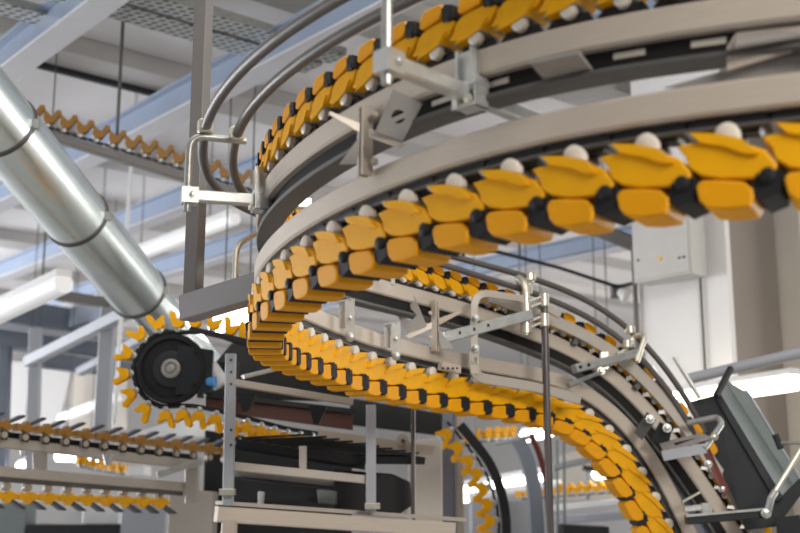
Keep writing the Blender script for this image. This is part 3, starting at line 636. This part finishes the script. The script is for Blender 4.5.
# left rails with blade grippers
RA = [at(-20, 440, 6.3), at(196, 465, 7.2)]; RB = [at(-20, 470, 6.3), at(182, 487, 7.2)]
t = thing('straight_rail', 'beige conveyor rail at lower left with grippers on top, the upper one', 'conveyor rail', RA[0], 'straight rails at lower left')
MB().bar(RA[0], RA[1], .06, .058, UP, .08).build('rail_bar', 'rail2', t); MB().bar(RA[0] + UP * .045, RA[1] + UP * .045, .03, .035).build('channel', 'channel', t)
t = thing('straight_rail', 'beige conveyor rail at lower left with grippers hanging below, the lower one', 'conveyor rail', RB[0], 'straight rails at lower left')
MB().bar(RB[0], RB[1], .06, .058, UP, .08).build('rail_bar', 'rail2', t); MB().bar(RB[0] - UP * .04, RB[1] - UP * .04, .03, .03).build('channel', 'lip', t)
off = UP * .055
line_grippers(GBD, [at(-20, 436, 6.25) , at(232, 463, 7.4)], .125, UP, 'dark bladed gripper in shade-darkened yellow riding on the upper left rail', 'grippers on the upper left rail', 1.0)
line_grippers(GB, [RB[0] - UP * .065, at(172, 491, 7.16)], .125, -UP, 'bladed yellow gripper hanging under the lower left rail', 'grippers under the lower left rail', 1.0, .04)
t = MB().bar(at(40, 447, 6.6), at(40, 474, 6.6), .08, .03, Vector((0, 1, 0))).build('rail_post', 'rail2'); tag(t, 'short beige post joining both left rails near the picture edge', 'post')
t = MB().bar(at(192, 458, 7.2), at(192, 503, 7.2), .085, .05, Vector((0, 1, 0))).build('rail_post', 'rail2'); tag(t, 'beige post at the right end of both left rails', 'post')
tag(MB().bar(at(157, 475, 7.0), at(202, 461, 7.1), .04, .04).build('brace', 'zinc'), 'bright galvanised arm crossing the end of the left rails', 'brace')
for (x, y, lab) in [(24, 450, 'bright zinc clamp between the left rails near the picture edge'), (108, 460, 'bright zinc clamp between the left rails right of the lamp')]:
    t = thing('rail_clip', lab, 'clamp', at(x, y, 6.7)); MB().bar(at(x - 3, y - 6, 6.65), at(x - 1, y + 5, 6.65), .03, .02).build('clip_leg', 'zinc', t); MB().bar(at(x + 4, y - 6, 6.65), at(x, y + 5, 6.65), .03, .02).build('clip_leg', 'zinc', t)
# far yellow curve behind the rails
fc = smooth([at(128, 476, 11), at(105, 472, 10.8), at(84, 468, 10.6), at(78, 465, 10.8), at(84, 462, 11), at(102, 457, 11.2)], 5)
line_grippers(GC, fc, .10, UP, 'tiny yellow clamp on the distant curve between the left rails', 'clamps on the distant left curve', .8)
# high conveyor crossing at upper left
HA, HB = at(30, 124, 7.2), at(270, 198, 7.6)
t = thing('high_rail', 'dark conveyor rail crossing behind the duct and hanger post at upper left', 'conveyor rail', HA.lerp(HB, .5))
MB().bar(HA - UP * .04, HB - UP * .04, .08, .06).build('rail_bar', 'post', t)
for q in (.35, .68):
    p_ = HA.lerp(HB, q); MB().cyl(p_, (p_.x, p_.y, CEIL), .012, 8).build('hanger', 'lip', t)
line_grippers(GCD, [HA + UP * .01, HB + UP * .01], .112, UP, 'clamp in shade-darkened yellow standing on the high rail at upper left', 'clamps on the high left rail', 1.0)
# ------------------------------------------------------------------ machine frame in the lower middle
t = thing('machine_stand', 'beige machine stand with two drilled posts in the lower middle', 'machine frame', at(300, 530, 5.7))
def fbar(a, b, wd, ht, m, name, up=UP): return MB().bar(at(*a), at(*b), wd, ht, up, .08).build(name, m, t)
fbar((231, 354, 5.5), (228, 505, 5.5), .05, .05, 'lsteel', 'post', Vector((0, 1, 0)))
fbar((371, 405, 5.75), (371, 512, 5.75), .05, .05, 'lsteel', 'post', Vector((0, 1, 0)))
fbar((232, 466, 5.55), (370, 480, 5.78), .04, .042, 'rail2', 'cross_beam')
fbar((236, 383, 5.55), (352, 402, 5.8), .04, .035, 'rail2', 'upper_beam')
fbar((303, 446, 5.66), (303, 470, 5.66), .035, .03, 'rail2', 'short_post', Vector((0, 1, 0)))
fbar((216, 514, 5.5), (452, 530, 5.9), .10, .075, 'rail', 'base_beam')
fbar((222, 503, 5.78), (452, 519, 6.18), .42, .02, 'rail2', 'deck')
fbar((230, 520, 5.5), (228, 545, 5.5), .07, .07, 'rail', 'base_leg', Vector((0, 1, 0)))
for q in (360, 372, 384, 430, 445): MB().cyl(at(231, q, 5.47), at(231, q, 5.49), .006, 8).build('hole', 'channel', t)
for q in ((227, 492), (372, 506)):
    MB().bar(at(q[0] - 7, q[1], 5.46 if q[0] < 300 else 5.7), at(q[0] + 8, q[1], 5.46 if q[0] < 300 else 5.7), .06, .03).build('foot_clamp', 'gold', t)
t = thing('red_panel_conveyor', 'maroon side panel of the conveyor behind the machine posts', 'panel', at(270, 420, 6.2))
MB().plate([at(205, 396, 6.05), at(352, 414, 6.4), at(352, 430, 6.4), at(205, 410, 6.05)], .03).build('panel', 'maroon', t); MB().plate([at(205, 392, 6.02), at(352, 409, 6.38), at(352, 414, 6.38), at(205, 397, 6.02)], .05).build('top_edge', 'dgrey', t)
for x, y in ((247, 402), (318, 414)):
    tt_ = MB().plate([at(x - 9, y - 9, 5.9), at(x + 9, y - 7, 5.9), at(x + 1, y + 10, 5.9), at(x - 4, y + 10, 5.9)], .05).build('black_bracket', 'black')
    tag(tt_, 'black tapered bracket on the maroon panel, ' + ('beside the left drilled post' if x < 300 else 'nearer the right drilled post'), 'bracket', 'black brackets on the maroon panel')
t = thing('drive_motor', 'pale drive motor with a blue cap right of the black wheel', 'motor', at(218, 385, 6.1))
MB().tube([at(208, 366, 6.05), at(222, 385, 6.05)], .05, 16).build('body', 'white', t); MB().lathe(at(207, 382, 6.0), (1, -.3, 0), [(0, .02), (.01, .03), (.05, .03)], 14).build('cap', 'blue', t, label='blue cap'); MB().box(at(226, 375, 6.15), .14, .1, .14).build('gearbox', 'dgrey', t, bevel=.01)
tag(MB().bar(at(243, 377, 5.7), at(273, 370, 5.8), .03, .02).build('brace', 'zinc'), 'small zinc link above the upper beam of the machine stand', 'brace')
t = thing('slat_conveyor', 'dark slatted conveyor bed between the two drilled posts', 'conveyor', at(300, 460, 6))
MB().plate([at(236, 443, 5.85), at(312, 440, 6.14), at(425, 461, 6.1), at(345, 460, 5.85)], .04).build('bed', 'black', t)
for k in range(9):
    f0 = k / 8; a = at(312, 440, 6.12).lerp(at(418, 459, 6.08), f0); b = at(240, 444, 5.87).lerp(at(342, 460, 5.87), f0); MB().bar(a + UP * .03, b + UP * .03, .03, .012).build('slat', 'dgrey', t)
fr = [(236, 447), (345, 464)]
MB().plate([at(236, 444, 5.88), at(365, 463, 5.95), at(365, 470, 5.95), at(236, 450, 5.88)], .02).build('bed_edge', 'dgrey', t)
t = thing('cream_beam', 'cream side beam with a lobed bracket right of the right drilled post', 'beam', at(380, 445, 6.1))
MB().bar(at(318, 434, 6.25), at(434, 451, 6.3), .04, .055, UP, .08).build('beam_bar', 'rail', t)
MB().lathe(at(403, 440, 6.22), (0, 1, 0), [(0, .035), (.03, .035)], 18).build('lobe', 'rail', t); MB().cyl(at(403, 441, 6.19), at(403, 441, 6.23), .012, 10).build('hole', 'lip', t)
def mblock(pp, th, m, name, label, cat):
    pts = [at(*q) for q in pp]
    for p_, q in zip(pts, pp):
        if q[1] >= 545: p_.x = at(q[0], 490, q[2]).x; p_.z = 0
    return tag(MB().plate(pts, th).build(name, m, bevel=.01), label, cat)
mblock([(335, 470, 6.3), (392, 474, 6.3), (410, 482, 6.3), (412, 505, 6.3), (396, 516, 6.3), (335, 512, 6.3)], .3, 'dark', 'machine_cover', 'black rounded machine cover behind the right drilled post', 'machine cover')
mblock([(408, 440, 6.9), (442, 438, 6.9), (442, 545, 6.9), (408, 545, 6.9)], .04, 'wallb', 'side_sheet', 'pinkish grey sheet left of the dark steel column', 'sheet')
mblock([(236, 478, 6.4), (336, 490, 6.4), (336, 502, 6.4), (236, 500, 6.4)], .3, 'dark', 'gear_housing', 'black gear housing on the deck between the drilled posts', 'housing')
mblock([(236, 470, 6.5), (345, 482, 6.5), (345, 489, 6.5), (236, 477, 6.5)], .1, 'plate', 'duct_beam', 'grey beam above the black gear housing', 'beam')
mblock([(258, 491, 6.1), (265, 492, 6.1), (263, 508, 6.1), (258, 507, 6.1)], .04, 'white', 'sensor', 'small white sensor on the deck of the machine stand', 'sensor')
mblock([(317, 489, 6.1), (337, 491, 6.1), (337, 505, 6.1), (319, 503, 6.1)], .1, 'green', 'valve_box', 'grey valve box on the deck near the right drilled post', 'box')
mblock([(205, 430, 7.6), (352, 452, 7.8), (352, 560, 7.8), (205, 560, 7.6)], .05, 'dark', 'dark_sheet', 'black sheet below the clamp chain', 'panel')
mblock([(350, 398, 7.6), (442, 414, 7.7), (442, 436, 7.7), (350, 425, 7.6)], .05, 'dgrey', 'rear_guard', 'dark rear guard below the yellow loop left of the dark column', 'panel')
mblock([(206, 374, 6.9), (232, 343, 6.9), (345, 370, 7.0), (350, 402, 7.0), (196, 398, 6.9)], .05, 'dgrey', 'guard_plate', 'dark machine guard plate behind the maroon panel', 'panel')
mblock([(172, 488, 7.5), (216, 492, 7.5), (216, 560, 7.5), (172, 560, 7.5)], .2, 'wallb', 'machine_pillar', 'beige machine pillar below the end of the left rails', 'pillar')
# low boxes at the lower left
mblock([(-20, 503, 10), (32, 503, 10), (32, 560, 10), (-20, 560, 10)], .3, 'green', 'machine_box', 'pale green machine box in the lower left corner', 'box')
mblock([(34, 500, 11), (92, 500, 11), (92, 560, 11), (34, 560, 11)], .3, 'wallg', 'machine_box', 'beige machine box behind the lower left grippers', 'box')
mblock([(34, 524, 10), (124, 524, 10), (124, 560, 10), (34, 560, 10)], .3, 'dgrey', 'machine_box', 'dark green-grey low box at the lower left', 'box')
mblock([(88, 495, 10.5), (124, 497, 10.5), (124, 560, 10.5), (88, 560, 10.5)], .3, 'white', 'machine_box', 'white box behind the lower left grippers', 'box')
mblock([(126, 500, 10), (170, 503, 10), (170, 560, 10), (126, 560, 10)], .3, 'lsteel', 'machine_box', 'bluish machine box left of the beige pillar', 'box')
mblock([(130, 466, 11), (148, 466, 11), (148, 476, 11), (130, 476, 11)], .3, 'white', 'machine_box', 'small white box between the left rails', 'box')
# ------------------------------------------------------------------ blue-grey steel frame at far left
t = thing('steel_gantry', 'blue-grey steel gantry of posts and beams at the far left', 'gantry', at(60, 420, 12))
def gbar(a, b, wd, ht, m='steel', name='beam', up=UP): return MB().bar(at(*a), at(*b), wd, ht, up, .06).build(name, m, t)
V_ = Vector((0, 1, 0))
gbar((110, 300, 10), (100, 460, 10), .13, .13, 'lsteel', 'post', V_); gbar((36, 328, 11), (32, 470, 11), .11, .11, 'lsteel', 'post', V_); gbar((6, 342, 12), (2, 470, 12), .11, .11, 'steel', 'post', V_)
gbar((-30, 305, 12), (78, 322, 12.5), .2, .26); gbar((55, 295, 10), (112, 304, 10), .15, .09, 'post'); gbar((-30, 332, 11.8), (135, 352, 12.5), .2, .2)
gbar((-30, 322, 11.5), (150, 346, 12), .1, .05, 'lsteel'); gbar((-30, 342, 12.4), (140, 368, 13), .1, .05, 'lsteel'); gbar((40, 360, 12), (140, 372, 12.6), .2, .16)
gbar((28, 362, 10.9), (128, 312, 9.6), .1, .10, 'lsteel', 'brace'); gbar((80, 372, 12), (150, 335, 11), .1, .08, 'lsteel', 'brace'); gbar((78, 318, 12.3), (135, 302, 10.5), .2, .22, 'steel')
a = at(123, 312, 9.5)
tag(MB().cyl((a.x + .02, a.y, CEIL), at(114, 425, 9.5), .018, 8).build('hanging_rod', 'white'), 'thin white hanging rod left of the drive wheel', 'rod')
mblock([(6, 362, 20), (75, 362, 20), (60, 425, 20), (6, 425, 20)], .1, 'wallg', 'white_screen', 'white screen panel behind the gantry posts', 'panel')
mblock([(62, 372, 22), (128, 372, 22), (128, 430, 22), (62, 430, 22)], .1, 'wallb', 'beige_screen', 'beige screen panel behind the gantry posts', 'panel')
mblock([(63, 374, 21.5), (68, 374, 21.5), (66, 430, 21.5), (61, 430, 21.5)], .1, 'lsteel', 'screen_post', 'thin grey post in front of the beige screen panel', 'post')
mblock([(128, 436, 7.6), (178, 421, 7.9), (228, 424, 7.9), (228, 440, 7.6)], .03, 'white', 'paper_sheet', 'white printed sheets under the drive wheel', 'paper')
# ------------------------------------------------------------------ lower centre and right background
t = thing('steel_column', 'dark blue-grey steel column with a cream edge below the loop', 'column', Vector((at(450, 480, 8).x, 8, 0)))
a = at(446, 410, 8); MB().bar((a.x, a.y, 0), a + UP * .4, .12, .12, V_).build('shaft', 'bluep', t); a = at(459, 410, 8); MB().bar((a.x, a.y, 0), a + UP * .4, .05, .12, V_).build('cream_edge', 'rail2', t, label='cream edge strip')
cv = smooth([at(460, 425, 7.6), at(474, 442, 7.6), at(490, 464, 7.6), at(501, 492, 7.6), at(506, 520, 7.6), at(506, 560, 7.6)], 6)
T_ = frames(cv); mb = MB(); X = []; Yv = []
for i, p_ in enumerate(cv):
    t_ = (cv[min(i + 1, len(cv) - 1)] - cv[max(i - 1, 0)]).normalized(); X.append(t_.cross(V_).normalized()); Yv.append(V_)
tag(mb.sweep(cv, X, Yv, chamfer(-.03, .03, -.04, .04)).build('descending_rail', 'dgrey'), 'dark curved rail dropping steeply below the loop right of the dark column', 'conveyor rail')
line_grippers(GC, [p_ + Vector((-.045, -.02, -.02)) for p_ in cv], .115, lambda p, X: -(X.cross(V_)).normalized() if (X.cross(V_)).x > 0 else X.cross(V_).normalized(), 'yellow clamp on the steep dark rail below the loop', 'clamps on the steep dark rail', 1.1)
cv2 = smooth([at(518, 440, 9), at(527, 460, 9), at(534, 490, 9), at(537, 530, 9), at(537, 560, 9)], 6); X = []; Yv = []
for i, p_ in enumerate(cv2):
    t_ = (cv2[min(i + 1, len(cv2) - 1)] - cv2[max(i - 1, 0)]).normalized(); X.append(t_.cross(V_).normalized()); Yv.append(V_)
tag(MB().sweep(cv2, X, Yv, chamfer(-.055, .055, -.05, .05)).build('curved_post', 'steel'), 'blue-grey bent post left of the thick rod below the loop', 'post')
tag(MB().tube([q + Vector((.10, 0, .05)) for q in cv2], .025, 8).build('red_pipe', 'red'), 'dark red pipe beside the blue-grey bent post', 'pipe')
tag(MB().cyl(at(495, 444, 9), at(606, 457, 10.5) * 0 + at(535, 436, 9), .02, 10).build('light_pipe', 'lsteel'), 'pale pipe left of the small lamp under the loop', 'pipe')
tag(MB().cyl(at(553, 468, 9.5), at(602, 457, 9.6), .028, 10).build('light_pipe', 'lsteel'), 'pale pipe crossing right of the thick rod under the loop', 'pipe')
tag(MB().cyl(at(470, 497, 11.5) , at(560, 484, 11.0), .05, 10).build('light_pipe', 'white'), 'white pipe below the bright strip light', 'pipe')
for (x, lab) in ((557, 'left'), (564, 'right')): tag(MB().cyl(at(x, 440, 9.5), at(x + 1, 545, 9.5), .012, 8).build('cable', 'green'), 'thin grey-green cable hanging right of the thick rod, ' + lab + ' of the pair', 'cable', 'hanging cables')
dl = [at(520, 500, 11.2), at(640, 491, 10.6)]
line_grippers(GC, dl, .10, UP, 'small yellow clamp in the distant straight row inside the steep bend', 'clamps of the distant straight row', .9)
t = thing('distant_rail', 'pale double conveyor rail below the distant yellow clamp row', 'conveyor rail', at(590, 512, 11)); MB().bar(at(555, 508, 11.0), at(640, 500, 10.6), .08, .06).build('rail_bar', 'white', t); MB().bar(at(555, 520, 11.0), at(640, 514, 10.6), .1, .08).build('lower_bar', 'lsteel', t)
mblock([(560, 524, 9), (606, 526, 9), (606, 560, 9), (560, 560, 9)], .3, 'dgrey', 'machine_box', 'dark machine top right of the thick rod at the bottom edge', 'box')
mblock([(470, 500, 10), (532, 500, 10), (532, 560, 10), (470, 560, 10)], .3, 'lsteel', 'machine_box', 'pale machine box behind the steep dark rail', 'box')
t = thing('lamp_mount', 'dark mount and post holding the small lamp inside the steep bend', 'mount', at(588, 496, 11)); MB().bar(at(588, 468, 11), at(588, 500, 11), .03, .03, V_).build('post', 'steel', t); MB().bar(at(583, 468, 10.9), at(600, 470, 10.9), .1, .05).build('head', 'dark', t)
far = smooth([at(466, 446, 10), at(485, 442, 10), at(512, 440, 10.2)], 4)
line_grippers(GC, far, .10, UP, 'small yellow clamp of the distant row behind the dark column', 'clamps of the distant row by the column', .9)
mblock([(560, 455, 16), (625, 440, 16), (640, 500, 16), (560, 500, 16)], .1, 'wallb', 'beige_screen', 'beige wall panel behind the steep bend', 'panel')
